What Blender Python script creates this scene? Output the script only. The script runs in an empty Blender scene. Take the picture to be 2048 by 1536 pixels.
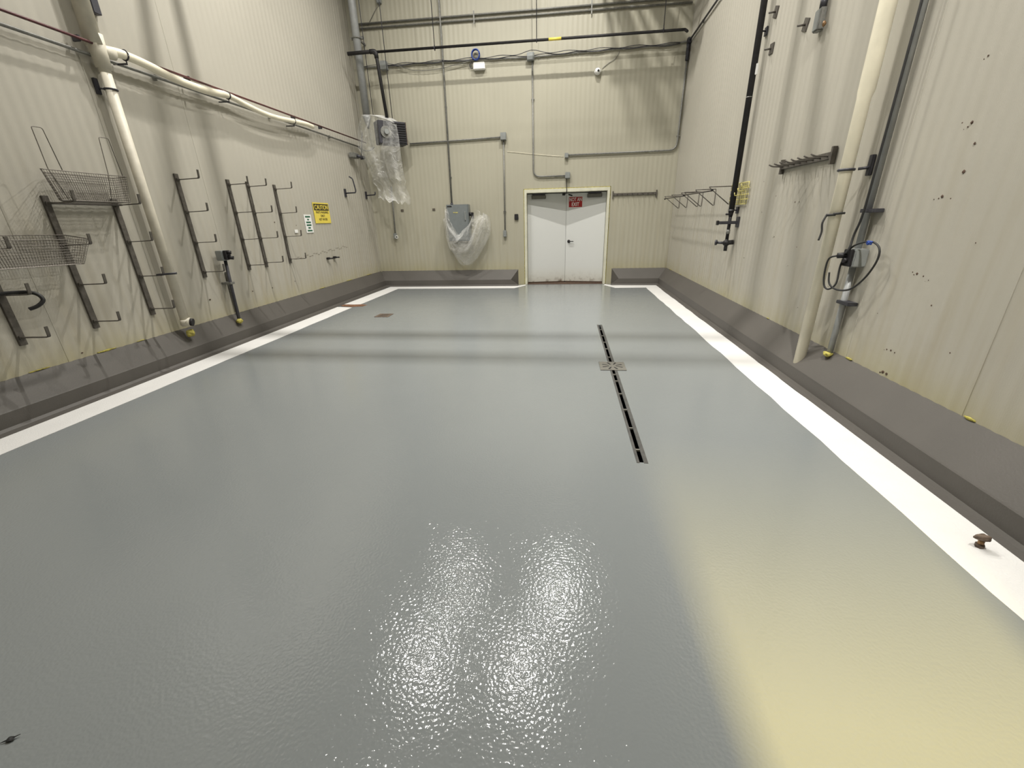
import bpy, bmesh, math, random
from mathutils import Vector, Matrix
random.seed(7)
S = bpy.context.scene
COL = S.collection
PI = math.pi
XL, XR, YB, ZT = -4.75, 2.41, 10.65, 8.0      # wall planes, top of walls
YR = -1.6                                      # wall behind the camera

# ------------------------------------------------------------------ materials
def newmat(name):
    m = bpy.data.materials.new(name); m.use_nodes = True
    nt = m.node_tree; b = nt.nodes['Principled BSDF']
    return m, nt, b
def noise_ramp(nt, scale, lo, hi, c0, c1, vec=None, detail=3.0):
    n = nt.nodes.new('ShaderNodeTexNoise'); n.inputs['Scale'].default_value = scale; n.inputs['Detail'].default_value = detail
    r = nt.nodes.new('ShaderNodeValToRGB'); e = r.color_ramp.elements
    e[0].position = lo; e[1].position = hi; e[0].color = (*c0, 1); e[1].color = (*c1, 1)
    if vec: nt.links.new(vec, n.inputs['Vector'])
    nt.links.new(n.outputs['Fac'], r.inputs['Fac'])
    return n, r
def simple(name, col, rough=.5, metal=0., var=.12, scale=14., bump=0., bscale=60., coat=0.):
    m, nt, b = newmat(name)
    tc = nt.nodes.new('ShaderNodeTexCoord')
    c0 = tuple(max(0, c*(1-var)) for c in col); c1 = tuple(min(1, c*(1+var)) for c in col)
    n, r = noise_ramp(nt, scale, .3, .7, c0, c1, tc.outputs['Object'])
    nt.links.new(r.outputs['Color'], b.inputs['Base Color'])
    b.inputs['Roughness'].default_value = rough; b.inputs['Metallic'].default_value = metal
    b.inputs['Coat Weight'].default_value = coat
    if bump:
        n2 = nt.nodes.new('ShaderNodeTexNoise'); n2.inputs['Scale'].default_value = bscale
        nt.links.new(tc.outputs['Object'], n2.inputs['Vector'])
        bp = nt.nodes.new('ShaderNodeBump'); bp.inputs['Strength'].default_value = bump; bp.inputs['Distance'].default_value = .01
        nt.links.new(n2.outputs['Fac'], bp.inputs['Height']); nt.links.new(bp.outputs['Normal'], b.inputs['Normal'])
    return m
def mixcol(nt, fac, a, b_):
    mx = nt.nodes.new('ShaderNodeMix'); mx.data_type = 'RGBA'
    for sock, v in ((mx.inputs[0], fac), (mx.inputs[6], a), (mx.inputs[7], b_)):
        if hasattr(v, 'links'): nt.links.new(v, sock)
        elif isinstance(v, (int, float)): sock.default_value = v
        else: sock.default_value = (*v, 1)
    return mx.outputs[2]
def math_(nt, op, a, b_=None, clamp=False):
    n = nt.nodes.new('ShaderNodeMath'); n.operation = op; n.use_clamp = clamp
    for i, v in enumerate((a, b_)):
        if v is None: continue
        if hasattr(v, 'links'): nt.links.new(v, n.inputs[i])
        else: n.inputs[i].default_value = v
    return n.outputs[0]

def wall_material(name, base, grime=1.0):
    m, nt, b = newmat(name)
    tc = nt.nodes.new('ShaderNodeTexCoord'); sep = nt.nodes.new('ShaderNodeSeparateXYZ')
    nt.links.new(tc.outputs['Object'], sep.inputs[0])
    # broad unevenness of the old paint
    _, r = noise_ramp(nt, .9, .3, .7, tuple(c*.95 for c in base), tuple(min(1, c*1.03) for c in base), tc.outputs['Object'], 5)
    # run marks stretched down the sheet
    mp = nt.nodes.new('ShaderNodeMapping'); mp.inputs['Scale'].default_value = (11, 11, .7)
    nt.links.new(tc.outputs['Object'], mp.inputs['Vector'])
    n2 = nt.nodes.new('ShaderNodeTexNoise'); n2.inputs['Scale'].default_value = 1.0; n2.inputs['Detail'].default_value = 5
    nt.links.new(mp.outputs['Vector'], n2.inputs['Vector'])
    low = nt.nodes.new('ShaderNodeMapRange'); low.inputs[1].default_value = 2.6; low.inputs[2].default_value = .3
    low.inputs[3].default_value = .0; low.inputs[4].default_value = 1.0
    nt.links.new(sep.outputs['Z'], low.inputs[0])
    st = nt.nodes.new('ShaderNodeMapRange'); st.inputs[1].default_value = .48; st.inputs[2].default_value = .75
    nt.links.new(n2.outputs['Fac'], st.inputs[0])
    f1 = math_(nt, 'MULTIPLY', math_(nt, 'MULTIPLY', st.outputs[0], low.outputs[0]), .38*grime, True)
    c = mixcol(nt, f1, r.outputs['Color'], (.30, .25, .15))
    # yellow-brown tide line just above the curb
    tide = nt.nodes.new('ShaderNodeMapRange'); tide.inputs[1].default_value = .78; tide.inputs[2].default_value = .37
    nt.links.new(sep.outputs['Z'], tide.inputs[0])
    n3 = nt.nodes.new('ShaderNodeTexNoise'); n3.inputs['Scale'].default_value = 2.3; n3.inputs['Detail'].default_value = 6
    nt.links.new(tc.outputs['Object'], n3.inputs['Vector'])
    f2 = math_(nt, 'MULTIPLY', math_(nt, 'POWER', tide.outputs[0], 2.2), math_(nt, 'MULTIPLY', n3.outputs['Fac'], .75*grime), True)
    c = mixcol(nt, f2, c, (.33, .29, .10))
    nt.links.new(c, b.inputs['Base Color'])
    b.inputs['Roughness'].default_value = .42
    n4 = nt.nodes.new('ShaderNodeTexNoise'); n4.inputs['Scale'].default_value = 160; n4.inputs['Detail'].default_value = 2
    nt.links.new(tc.outputs['Object'], n4.inputs['Vector'])
    bp = nt.nodes.new('ShaderNodeBump'); bp.inputs['Strength'].default_value = .25; bp.inputs['Distance'].default_value = .003
    nt.links.new(n4.outputs['Fac'], bp.inputs['Height']); nt.links.new(bp.outputs['Normal'], b.inputs['Normal'])
    return m

def floor_material():
    m, nt, b = newmat('grey_epoxy')
    tc = nt.nodes.new('ShaderNodeTexCoord')
    _, r = noise_ramp(nt, .5, .3, .7, (.208, .225, .228), (.222, .240, .243), tc.outputs['Object'], 4)
    nt.links.new(r.outputs['Color'], b.inputs['Base Color'])
    b.inputs['Roughness'].default_value = .085
    b.inputs['IOR'].default_value = 1.5
    # orange-peel of the rolled coat, with patches that lie flatter
    n1 = nt.nodes.new('ShaderNodeTexNoise'); n1.inputs['Scale'].default_value = 78; n1.inputs['Detail'].default_value = .6
    n2 = nt.nodes.new('ShaderNodeTexNoise'); n2.inputs['Scale'].default_value = 2.2; n2.inputs['Detail'].default_value = 4
    n3 = nt.nodes.new('ShaderNodeTexNoise'); n3.inputs['Scale'].default_value = 9; n3.inputs['Detail'].default_value = 2
    for n in (n1, n2, n3): nt.links.new(tc.outputs['Object'], n.inputs['Vector'])
    h = math_(nt, 'MULTIPLY', n1.outputs['Fac'], math_(nt, 'ADD', math_(nt, 'MULTIPLY', n2.outputs['Fac'], .5), .6))
    h = math_(nt, 'ADD', h, math_(nt, 'MULTIPLY', n3.outputs['Fac'], .5))
    bp = nt.nodes.new('ShaderNodeBump'); bp.inputs['Strength'].default_value = .6; bp.inputs['Distance'].default_value = .0024
    nt.links.new(h, bp.inputs['Height']); nt.links.new(bp.outputs['Normal'], b.inputs['Normal'])
    return m

def plastic_material(name, trans=.55, folds=30):
    m, nt, b = newmat(name)
    out = nt.nodes['Material Output']
    b.inputs['Base Color'].default_value = (.86, .86, .84, 1); b.inputs['Roughness'].default_value = .12
    b.inputs['IOR'].default_value = 1.5
    tc = nt.nodes.new('ShaderNodeTexCoord')
    n1 = nt.nodes.new('ShaderNodeTexNoise'); n1.inputs['Scale'].default_value = folds; n1.inputs['Detail'].default_value = 4
    n1.inputs['Distortion'].default_value = 1.5
    nt.links.new(tc.outputs['Object'], n1.inputs['Vector'])
    bp = nt.nodes.new('ShaderNodeBump'); bp.inputs['Strength'].default_value = .6; bp.inputs['Distance'].default_value = .05
    nt.links.new(n1.outputs['Fac'], bp.inputs['Height']); nt.links.new(bp.outputs['Normal'], b.inputs['Normal'])
    tr = nt.nodes.new('ShaderNodeBsdfTransparent'); mx = nt.nodes.new('ShaderNodeMixShader')
    tr.inputs['Color'].default_value = (.95, .95, .94, 1)
    lw = nt.nodes.new('ShaderNodeLayerWeight'); lw.inputs['Blend'].default_value = .35
    nt.links.new(bp.outputs['Normal'], lw.inputs['Normal'])
    n2 = nt.nodes.new('ShaderNodeTexNoise'); n2.inputs['Scale'].default_value = 7; nt.links.new(tc.outputs['Object'], n2.inputs['Vector'])
    f = math_(nt, 'ADD', math_(nt, 'MULTIPLY', lw.outputs['Facing'], .8), math_(nt, 'MULTIPLY', n2.outputs['Fac'], 1.0-trans), True)
    nt.links.new(f, mx.inputs[0]); nt.links.new(tr.outputs[0], mx.inputs[1]); nt.links.new(b.outputs[0], mx.inputs[2])
    nt.links.new(mx.outputs[0], out.inputs['Surface'])
    return m

M = dict(
    wall_back=wall_material('cream_panel', (.395, .377, .300), .8),
    wall_side=wall_material('cream_panel_side', (.415, .395, .34), 1.0),
    floor=floor_material(),
    curb=simple('taupe_curb_coating', (.082, .075, .067), .6, var=.06, scale=3, bump=.12, bscale=90),
    stripe=simple('white_border_coating', (.735, .73, .72), .5, var=.03, scale=4, bump=.3, bscale=120),
    pvc=simple('cream_pvc', (.80, .75, .60), .35, var=.08, scale=5),
    pvc_w=simple('white_pvc', (.60, .565, .47), .5, var=.10, scale=9),
    galv=simple('galvanised_steel', (.20, .20, .185), .5, .25, var=.2, scale=30),
    greypipe=simple('grey_painted_pipe', (.32, .33, .33), .45, .15, var=.08),
    steel=simple('dull_rack_steel', (.105, .095, .082), .55, .3, var=.25, scale=25),
    wire=simple('stainless_wire', (.15, .135, .115), .5, .4, var=.2, scale=40),
    black=simple('black_iron', (.010, .009, .010), .6, var=.4, scale=20),
    rubber=simple('black_rubber', (.015, .015, .015), .6, var=.3),
    red=simple('maroon_pipe', (.075, .018, .020), .4, var=.3, scale=12),
    box=simple('grey_box_enamel', (.27, .285, .28), .4, .2, var=.08),
    panel=simple('grey_cabinet_enamel', (.19, .21, .215), .35, .1, var=.05),
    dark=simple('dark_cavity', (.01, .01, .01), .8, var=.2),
    darkgrey=simple('dark_grey_metal', (.05, .05, .06), .45, .3, var=.2),
    door=simple('white_door_skin', (.74, .74, .71), .4, var=.03, scale=2),
    frame=simple('cream_door_frame', (.60, .59, .48), .45, var=.08, scale=8),
    grate=simple('brushed_grate', (.15, .145, .125), .6, .1, var=.1, scale=20),
    bare=simple('bare_edge_steel', (.065, .064, .060), .6, .1, var=.25, scale=18),
    rusty=simple('rusty_plate', (.13, .095, .07), .7, .2, var=.5, scale=30),
    rust=simple('rust_brown', (.17, .08, .04), .8, var=.6, scale=40),
    stain=simple('dried_rust_mark', (.07, .04, .025), .8, var=.6, scale=60),
    yellow=simple('sign_yellow', (.74, .60, .09), .45, var=.04),
    sblack=simple('sign_black', (.02, .015, .01), .5, var=.2),
    sred=simple('sign_red', (.33, .012, .012), .4, var=.06),
    white=simple('matt_white', (.80, .80, .78), .45, var=.03),
    green=simple('sign_green', (.01, .10, .05), .5, var=.1),
    foam=simple('yellow_foam', (.36, .32, .07), .8, var=.4, scale=25, bump=.8, bscale=60),
    ywire=simple('yellow_coated_wire', (.50, .45, .16), .5, var=.2, scale=30),
    blue=simple('blue_cable', (.015, .05, .26), .5, var=.15),
    brass=simple('dull_brass', (.22, .13, .06), .5, .5, var=.4, scale=60),
    brown=simple('brown_plate', (.10, .085, .065), .5, var=.3, scale=40),
    plastic=plastic_material('clear_sheeting', .78, 7),
    plastic_b=plastic_material('clear_bag', .80, 10),
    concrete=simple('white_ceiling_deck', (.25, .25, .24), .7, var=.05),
)

# ------------------------------------------------------------------ mesh building (world metres)
class MB:
    def __init__(s): s.bm = bmesh.new()
    def box(s, a, b, bev=0):
        (x0, y0, z0), (x1, y1, z1) = [tuple(min(p, q) for p, q in zip(a, b)), tuple(max(p, q) for p, q in zip(a, b))]
        t = bmesh.new()
        vs = [t.verts.new((x, y, z)) for x in (x0, x1) for y in (y0, y1) for z in (z0, z1)]
        for f in ((0,1,3,2), (4,6,7,5), (0,4,5,1), (2,3,7,6), (0,2,6,4), (1,5,7,3)): t.faces.new([vs[i] for i in f])
        if bev: bmesh.ops.bevel(t, geom=t.edges[:], offset=bev, segments=2, affect='EDGES')
        s.merge(t); return s
    def merge(s, t, mat=None):
        if mat: t.transform(mat)
        me = bpy.data.meshes.new('tmp'); t.to_mesh(me); t.free(); s.bm.from_mesh(me); bpy.data.meshes.remove(me)
    def obox(s, c, size, rot, bev=0):              # box with a rotation matrix about its centre
        t = MB(); h = [q/2 for q in size]; t.box((-h[0], -h[1], -h[2]), h, bev)
        s.merge(t.bm, Matrix.Translation(c) @ rot.to_4x4()); return s
    def tube(s, pts, r, n=12, cap=True, closed=False):
        P = [Vector(p) for p in pts]; N = len(P)
        R = r if isinstance(r, (list, tuple)) else [r]*N
        rings = []; up = None
        for i, p in enumerate(P):
            if closed: d = (P[(i+1) % N]-P[i-1])
            else: d = (P[min(i+1, N-1)]-P[max(i-1, 0)])
            d.normalize()
            if up is None: up = Vector((0, 0, 1)) if abs(d.z) < .9 else Vector((0, 1, 0))
            a = d.cross(up).normalized(); up = a.cross(d).normalized()
            k = 1.
            if 0 < i < N-1:
                d1 = (P[i]-P[i-1]).normalized(); c = max(.5, d.dot(d1)); k = 1/c
            rings.append([s.bm.verts.new(p + (a*math.cos(2*PI*j/n) + up*math.sin(2*PI*j/n))*R[i]*(k if k < 1.3 else 1.2)) for j in range(n)])
        for i in range(N if closed else N-1):
            A, B_ = rings[i], rings[(i+1) % N]
            for j in range(n):
                f = s.bm.faces.new((A[j], A[(j+1) % n], B_[(j+1) % n], B_[j])); f.smooth = n > 5
        if cap and not closed:
            s.bm.faces.new(rings[0][::-1]); s.bm.faces.new(rings[-1])
        return s
    def prof(s, prof, a, b, axis):                 # polygon profile extruded along x or y from a to b
        def P(t, q): return (q[0], t, q[1]) if axis == 'y' else (t, q[0], q[1])
        A = [s.bm.verts.new(P(a, q)) for q in prof]; B_ = [s.bm.verts.new(P(b, q)) for q in prof]
        n = len(prof)
        for i in range(n): s.bm.faces.new((A[i], A[(i+1) % n], B_[(i+1) % n], B_[i]))
        s.bm.faces.new(A[::-1]); s.bm.faces.new(B_); return s
    def poly(s, pts, dz):                          # flat outline in xy at z, thickness dz upward
        A = [s.bm.verts.new(p) for p in pts]; B_ = [s.bm.verts.new((p[0], p[1], p[2]+dz)) for p in pts]
        n = len(pts)
        for i in range(n): s.bm.faces.new((A[i], A[(i+1) % n], B_[(i+1) % n], B_[i]))
        s.bm.faces.new(A[::-1]); s.bm.faces.new(B_); return s
    def poly3(s, pts, d):                          # outline in any plane, extruded by vector d
        A = [s.bm.verts.new(p) for p in pts]; B_ = [s.bm.verts.new(Vector(p)+Vector(d)) for p in pts]
        n = len(pts)
        for i in range(n): s.bm.faces.new((A[i], A[(i+1) % n], B_[(i+1) % n], B_[i]))
        s.bm.faces.new(A[::-1]); s.bm.faces.new(B_); return s
    def ball(s, c, r, sc=(1, 1, 1), u=16, v=10):
        t = bmesh.new(); bmesh.ops.create_uvsphere(t, u_segments=u, v_segments=v, radius=r)
        for f in t.faces: f.smooth = True
        s.merge(t, Matrix.Translation(c) @ Matrix.Diagonal((*sc, 1))); return s
    def blob(s, c, r, sc=(1, 1, 1), amp=.3, seed=0):
        rnd = random.Random(seed); t = bmesh.new(); bmesh.ops.create_icosphere(t, subdivisions=3, radius=r)
        off = [rnd.uniform(0, 9) for _ in range(4)]
        for v in t.verts:
            q = v.co/r; v.co *= 1+amp*.5*(math.sin(q.x*4+off[0])+math.sin(q.y*5+off[1])*math.cos(q.z*4+off[2]))
        for f in t.faces: f.smooth = True
        s.merge(t, Matrix.Translation(c) @ Matrix.Diagonal((*sc, 1))); return s
    def grid(s, fn, nu, nv, smooth=True):
        V = [[s.bm.verts.new(fn(i/nu, j/nv)) for j in range(nv+1)] for i in range(nu+1)]
        for i in range(nu):
            for j in range(nv):
                f = s.bm.faces.new((V[i][j], V[i+1][j], V[i+1][j+1], V[i][j+1])); f.smooth = smooth
        return s

def link(name, mb, mat, parent=None, loc=None, label=None):
    """ONE mesh object. World-space vertices are re-based on the root's location."""
    base = Vector(loc) if loc is not None else (root_loc(parent) if parent else Vector((0, 0, 0)))
    bm = mb.bm
    bmesh.ops.recalc_face_normals(bm, faces=bm.faces[:])
    bmesh.ops.translate(bm, verts=bm.verts[:], vec=-base)
    me = bpy.data.meshes.new(name); bm.to_mesh(me); bm.free()
    me.materials.append(M[mat] if isinstance(mat, str) else mat)
    o = bpy.data.objects.new(name, me); COL.objects.link(o)
    if parent: o.parent = parent
    else: o.location = base
    if label: o['label'] = label
    return o
def root_loc(o):
    while o.parent: o = o.parent
    return o.location.copy()
def tag(o, label, cat, group=None):
    o['label'] = label; o['category'] = cat
    if group: o['group'] = group
    return o
def thing(name, label, cat, loc, group=None):
    o = bpy.data.objects.new(name, None); o.empty_display_size = .1; COL.objects.link(o); o.location = loc
    return tag(o, label, cat, group)
def struct(o): o['kind'] = 'structure'; return o
def copy_tree(o, parent=None):
    c = o.copy(); COL.objects.link(c); c.parent = parent
    for ch in list(o.children): copy_tree(ch, c)
    return c
def arc(c, r, a0, a1, ax, ay, n=6):                # points of an arc in the plane of two axis vectors
    c, ax, ay = Vector(c), Vector(ax), Vector(ay)
    return [c+(ax*math.cos(a0+(a1-a0)*i/n)+ay*math.sin(a0+(a1-a0)*i/n))*r for i in range(n+1)]
def bent(pts, r, n=5):                             # polyline with rounded corners
    P = [Vector(p) for p in pts]; out = [P[0]]
    for i in range(1, len(P)-1):
        a = (P[i-1]-P[i]).normalized(); b = (P[i+1]-P[i]).normalized()
        rr = min(r, (P[i-1]-P[i]).length*.45, (P[i+1]-P[i]).length*.45)
        p0, p1 = P[i]+a*rr, P[i]+b*rr
        for k in range(n+1):
            t = k/n; out.append(p0*(1-t)**2+P[i]*2*t*(1-t)+p1*t*t)
    out.append(P[-1]); return out
def spline(pts, n=6, closed=False):                # Catmull-Rom
    P = [Vector(p) for p in pts]; N = len(P); out = []
    for i in range(N if closed else N-1):
        g = (lambda k: P[k % N]) if closed else (lambda k: P[max(0, min(N-1, k))])
        a, b, c, d = g(i-1), g(i), g(i+1), g(i+2)
        for k in range(n):
            t = k/n
            out.append(.5*((2*b)+(c-a)*t+(2*a-5*b+4*c-d)*t*t+(3*b-a-3*c+d)*t**3))
    if not closed: out.append(P[-1])
    return out
def text_mesh(txt, height, width, mat3, origin, weight=0.0):
    """solid lettering: x of the text along mat3's first column, y along the second"""
    cu = bpy.data.curves.new('t', 'FONT'); cu.body = txt; cu.size = 1; cu.extrude = .01; cu.offset = weight
    cu.align_x = 'CENTER'; cu.align_y = 'CENTER'
    ob = bpy.data.objects.new('t', cu); COL.objects.link(ob)
    bpy.context.view_layer.update()
    me = bpy.data.meshes.new_from_object(ob.evaluated_get(bpy.context.evaluated_depsgraph_get()))
    bpy.data.objects.remove(ob); bpy.data.curves.remove(cu)
    xs = [v.co.x for v in me.vertices]; ys = [v.co.y for v in me.vertices]
    cx, cy, w, h = (min(xs)+max(xs))/2, (min(ys)+max(ys))/2, max(xs)-min(xs), max(ys)-min(ys)
    t = bmesh.new(); t.from_mesh(me); bpy.data.meshes.remove(me)
    for v in t.verts: v.co = Vector(((v.co.x-cx)*width/w, (v.co.y-cy)*height/h, v.co.z*.15))
    mb = MB(); mb.merge(t, Matrix.Translation(origin) @ mat3.to_4x4()); return mb
AX_LEFT = Matrix(((0, 0, 1), (1, 0, 0), (0, 1, 0)))     # text on the left wall reads towards +y
AX_BACK = Matrix(((1, 0, 0), (0, 0, -1), (0, 1, 0)))    # text on the back wall reads towards +x

# ------------------------------------------------------------------ setting
PITCH, AMP = .1017, .0015
PW = 1.135                                         # panel width
def rib(u, ph):                                    # depth of the ribbed sheet at u, with the panel joints
    k = (u-ph) % PW
    if k < .0045 or k > PW-.0045: return -.0018
    return AMP*math.sin(2*PI*u/PITCH)
def rib_us(a, b, ph):
    n = int((b-a)/PITCH*8); us = [a+(b-a)*i/n for i in range(n+1)]
    k = math.floor((a-ph)/PW)
    while k*PW+ph < b+.1:
        for e in (-.0055, -.0044, .0044, .0055):
            if a < k*PW+ph+e < b: us.append(k*PW+ph+e)
        k += 1
    return sorted(us)
def ribbed(axis, a, b, z0, z1, plane, inward, ph, thick=.12):
    mb = MB(); prev = None
    P = (lambda q, u, z: (q, u, z)) if axis == 'y' else (lambda q, u, z: (u, q, z))
    for u in rib_us(a, b, ph):
        d = plane+inward*rib(u, ph); k = plane-inward*thick
        cur = [mb.bm.verts.new(P(q, u, z)) for q, z in ((d, z0), (d, z1), (k, z1), (k, z0))]
        if prev:
            for i in range(4): mb.bm.faces.new((prev[i], prev[(i+1) % 4], cur[(i+1) % 4], cur[i]))
        else: mb.bm.faces.new(cur)
        prev = cur
    mb.bm.faces.new(prev)
    return mb

DX, DT = .955, 2.15                                # half width and height of the rough door opening
struct(link('wall_left', ribbed('y', YR, YB+.14, 0, ZT, XL, 1, 5.53), 'wall_side'))
struct(link('wall_right', ribbed('y', YR, YB+.14, 0, ZT, XR, -1, 2.57), 'wall_side'))
wb = MB()
for a, b, z0 in ((XL-.0, -DX, 0), (-DX, DX, DT), (DX, XR, 0)):
    t = ribbed('x', a, b, z0, ZT, YB, -1, -1.60); wb.merge(t.bm)
wall_back = struct(link('wall_back', wb, 'wall_back'))
# wall behind the camera, its unseen opening shaped to bound the warm floor light
wr = MB(); wr.box((XL, YR-.12, 0), (.665, YR, ZT)); wr.box((.665, YR-.12, 3.1), (1.12, YR, ZT)); wr.box((1.12, YR-.12, 0), (XR+.12, YR, ZT))
struct(link('wall_rear', wr, 'wall_side'))
struct(link('ceiling', MB().box((XL-.12, YR-.12, ZT), (XR+.12, YB+.12, ZT+.1)), 'concrete'))
# floor slab with the drain slot left open
SX0, SX1, SY0, SY1 = .528, .556, 2.49, 6.38
fb = MB(); yf = 11.6
for a, b in (((XL-.1, -4.5), (SX0, yf)), ((SX1, -4.5), (XR+.1, yf)), ((SX0, -4.5), (SX1, SY0)), ((SX0, SY1), (SX1, yf))):
    fb.box((a[0], a[1], -.15), (b[0], b[1], 0))
bmesh.ops.remove_doubles(fb.bm, verts=fb.bm.verts[:], dist=1e-5)
struct(link('floor', fb, 'floor'))

# curbs (baseboards): foot flange, upright face, sloping top
EL, ER = -1.16, 1.13
def curb_prof(w, f, s):                            # w wall plane, f face plane, s inward sign
    return [(w, 0), (f+s*.105, 0), (f+s*.105, .004), (f+s*.03, .010), (f+s*.006, .030), (f, .150), (f-s*.006, .158), (w, .372)]
struct(link('baseboard_left', MB().prof(curb_prof(XL-.0, XL+.145, 1), YR, YB-.02, 'y'), 'curb'))
struct(link('baseboard_right', MB().prof([(x, z) for x, z in [(XR, 0), (2.155, 0), (2.155, .004), (2.20, .010), (2.215, .030), (2.218, .150), (2.224, .158), (XR, .372)]], YR, YB-.02, 'y'), 'curb'))
def back_curb(x_far, x_end, x_crease):
    """runs along the back wall and finishes in a hipped end beside the door"""
    mb = MB(); pr = [(YB, 0), (10.40, 0), (10.40, .004), (10.44, .010), (10.455, .030), (10.46, .150), (YB, .372)]
    A = [mb.bm.verts.new((x_far, y, z)) for y, z in pr]
    ends = [x_end, x_end, x_end, x_end, x_end, x_crease, x_end]
    B_ = [mb.bm.verts.new((e, y, z)) for e, (y, z) in zip(ends, pr)]
    n = len(pr)
    for i in range(n): mb.bm.faces.new((A[i], A[(i+1) % n], B_[(i+1) % n], B_[i]))
    mb.bm.faces.new(A[::-1])
    c = B_[0]
    for i in range(1, n-1): mb.bm.faces.new((c, B_[i], B_[i+1]))
    return mb
struct(link('baseboard_back', back_curb(XL+.02, EL, EL-.17), 'curb'))
struct(link('baseboard_back', back_curb(XR-.02, ER, ER+.16), 'curb'))

# white painted border round the floor, edges slightly wavering
def wavy(a, b, n, amp, seed):
    rnd = random.Random(seed); out = []
    for i in range(n+1):
        t = i/n; q = Vector(a).lerp(Vector(b), t); k = rnd.uniform(-amp, amp) if 0 < i < n else 0
        d = (Vector(b)-Vector(a)).normalized(); out.append((q.x-d.y*k, q.y+d.x*k, .0005))
    return out
def stripe(name, outer, inner):
    return struct(link(name, MB().poly(outer+inner[::-1], .0016), 'stripe'))
stripe('trim_1', wavy((-4.505, YR, 0), (-4.53, 7.80, 0), 34, .008, 1), wavy((-4.175, YR, 0), (-4.165, 7.74, 0), 40, .006, 2))
stripe('trim_2', wavy((-4.50, 8.07, 0), (-4.455, 10.40, 0), 8, .006, 3)+[(-1.16, 10.42, .0005), (-.985, 10.61, .0005)],
       wavy((-4.15, 8.03, 0), (-4.12, 10.08, 0), 8, .006, 4)+[(-1.20, 10.06, .0005), (-.955, 10.50, .0005)])
stripe('trim_3', wavy((2.158, YR, 0), (2.153, 10.36, 0), 44, .010, 5)+[(1.13, 10.41, .0005), (.985, 10.61, .0005)],
       wavy((1.855, YR, 0), (1.868, 10.02, 0), 44, .010, 6)+[(1.17, 10.0, .0005), (.945, 10.45, .0005)])

# double door, both leaves standing slightly ajar away from the room
d1 = bpy.data.objects.new('door_1', None); COL.objects.link(d1); d1.location = (0, YB, 0); struct(d1)
fr = MB(); yf0, yf1 = YB-.035, YB+.30
for s in (-1, 1): fr.box((s*.985, yf0, 0), (s*.93, yf1, 2.175), .004)
fr.box((-.93, yf0, 2.10), (.93, yf1, 2.175), .004)
link('door_frame', fr, 'frame', d1)
caulk = MB()
for s in (-1, 1): caulk.box((s*1.0, YB-.006, .0), (s*.985, YB+.01, 2.19))
caulk.box((-1.0, YB-.006, 2.175), (1.0, YB+.01, 2.19))
link('caulk_bead', caulk, 'foam', d1)
def door_leaf_mat():
    m, nt, b = newmat('dirty_white_door')
    tc = nt.nodes.new('ShaderNodeTexCoord'); sep = nt.nodes.new('ShaderNodeSeparateXYZ'); nt.links.new(tc.outputs['Object'], sep.inputs[0])
    mr = nt.nodes.new('ShaderNodeMapRange'); mr.inputs[1].default_value = .42; mr.inputs[2].default_value = .0
    nt.links.new(sep.outputs['Z'], mr.inputs[0])
    n = nt.nodes.new('ShaderNodeTexNoise'); n.inputs['Scale'].default_value = 9; n.inputs['Detail'].default_value = 6
    nt.links.new(tc.outputs['Object'], n.inputs['Vector'])
    st = nt.nodes.new('ShaderNodeMapRange'); st.inputs[1].default_value = .5; st.inputs[2].default_value = .72; nt.links.new(n.outputs['Fac'], st.inputs[0])
    f = math_(nt, 'MULTIPLY', math_(nt, 'POWER', mr.outputs[0], 3.0), math_(nt, 'ADD', st.outputs[0], .25), True)
    c = mixcol(nt, math_(nt, 'MULTIPLY', mr.outputs[0], .3), (.62, .63, .615), (.62, .58, .42))
    c = mixcol(nt, f, c, (.10, .06, .03))
    nt.links.new(c, b.inputs['Base Color']); b.inputs['Roughness'].default_value = .4
    return m
M['leaf'] = door_leaf_mat()
ANG = math.radians(8.5)
def leaf_matrix(s): return Matrix.Translation((s*.925, YB+.17, 0)) @ Matrix.Rotation(s*-ANG, 4, 'Z')
def on_leaf(mb, s): mb.bm.transform(leaf_matrix(s)); return mb
leaves = {}
for s in (-1, 1):                                  # local: x from hinge (0) towards the middle (-s*.925)
    lf = link('door_leaf', on_leaf(MB().box((0, 0, .035), (-s*.9335, .045, 2.085), .003), s), 'leaf', d1); leaves[s] = lf
    cx = -s*.27
    link('door_closer', on_leaf(MB().box((cx-.17, -.055, 1.975), (cx+.17, 0, 2.055), .01), s), 'grate', lf)
    link('closer_arm', on_leaf(MB().box((cx-.15, -.06, 2.055), (cx+.15, -.005, 2.095), .004), s), 'darkgrey', lf)
    link('door_sweep', on_leaf(MB().box((0, -.012, .004), (-s*.92, .055, .030)), s), 'stain', lf)
hb = MB(); hb.tube([(-.855, 0, 1.0), (-.855, -.012, 1.0)], .036, 18); hb.tube(bent([(-.855, -.01, 1.0), (-.855, -.05, 1.0), (-.735, -.05, 1.0)], .02), .010, 10)
hb.tube([(-.855, -.012, 1.0), (-.855, -.030, 1.0)], .022, 14)
link('door_lever', on_leaf(hb, 1), 'black', leaves[1], label='black round lever handle')
link('threshold', MB().box((-.93, YB+.0, 0), (.93, YB+.36, .008)), 'stain', d1)
# corridor behind the doors, its darkness put in by near-black walls
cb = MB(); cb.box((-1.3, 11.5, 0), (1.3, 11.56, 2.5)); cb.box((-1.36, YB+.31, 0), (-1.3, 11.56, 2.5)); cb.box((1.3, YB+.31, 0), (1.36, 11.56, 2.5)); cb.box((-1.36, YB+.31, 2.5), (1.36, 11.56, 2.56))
struct(link('wall_corridor', cb, 'dark'))

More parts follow.
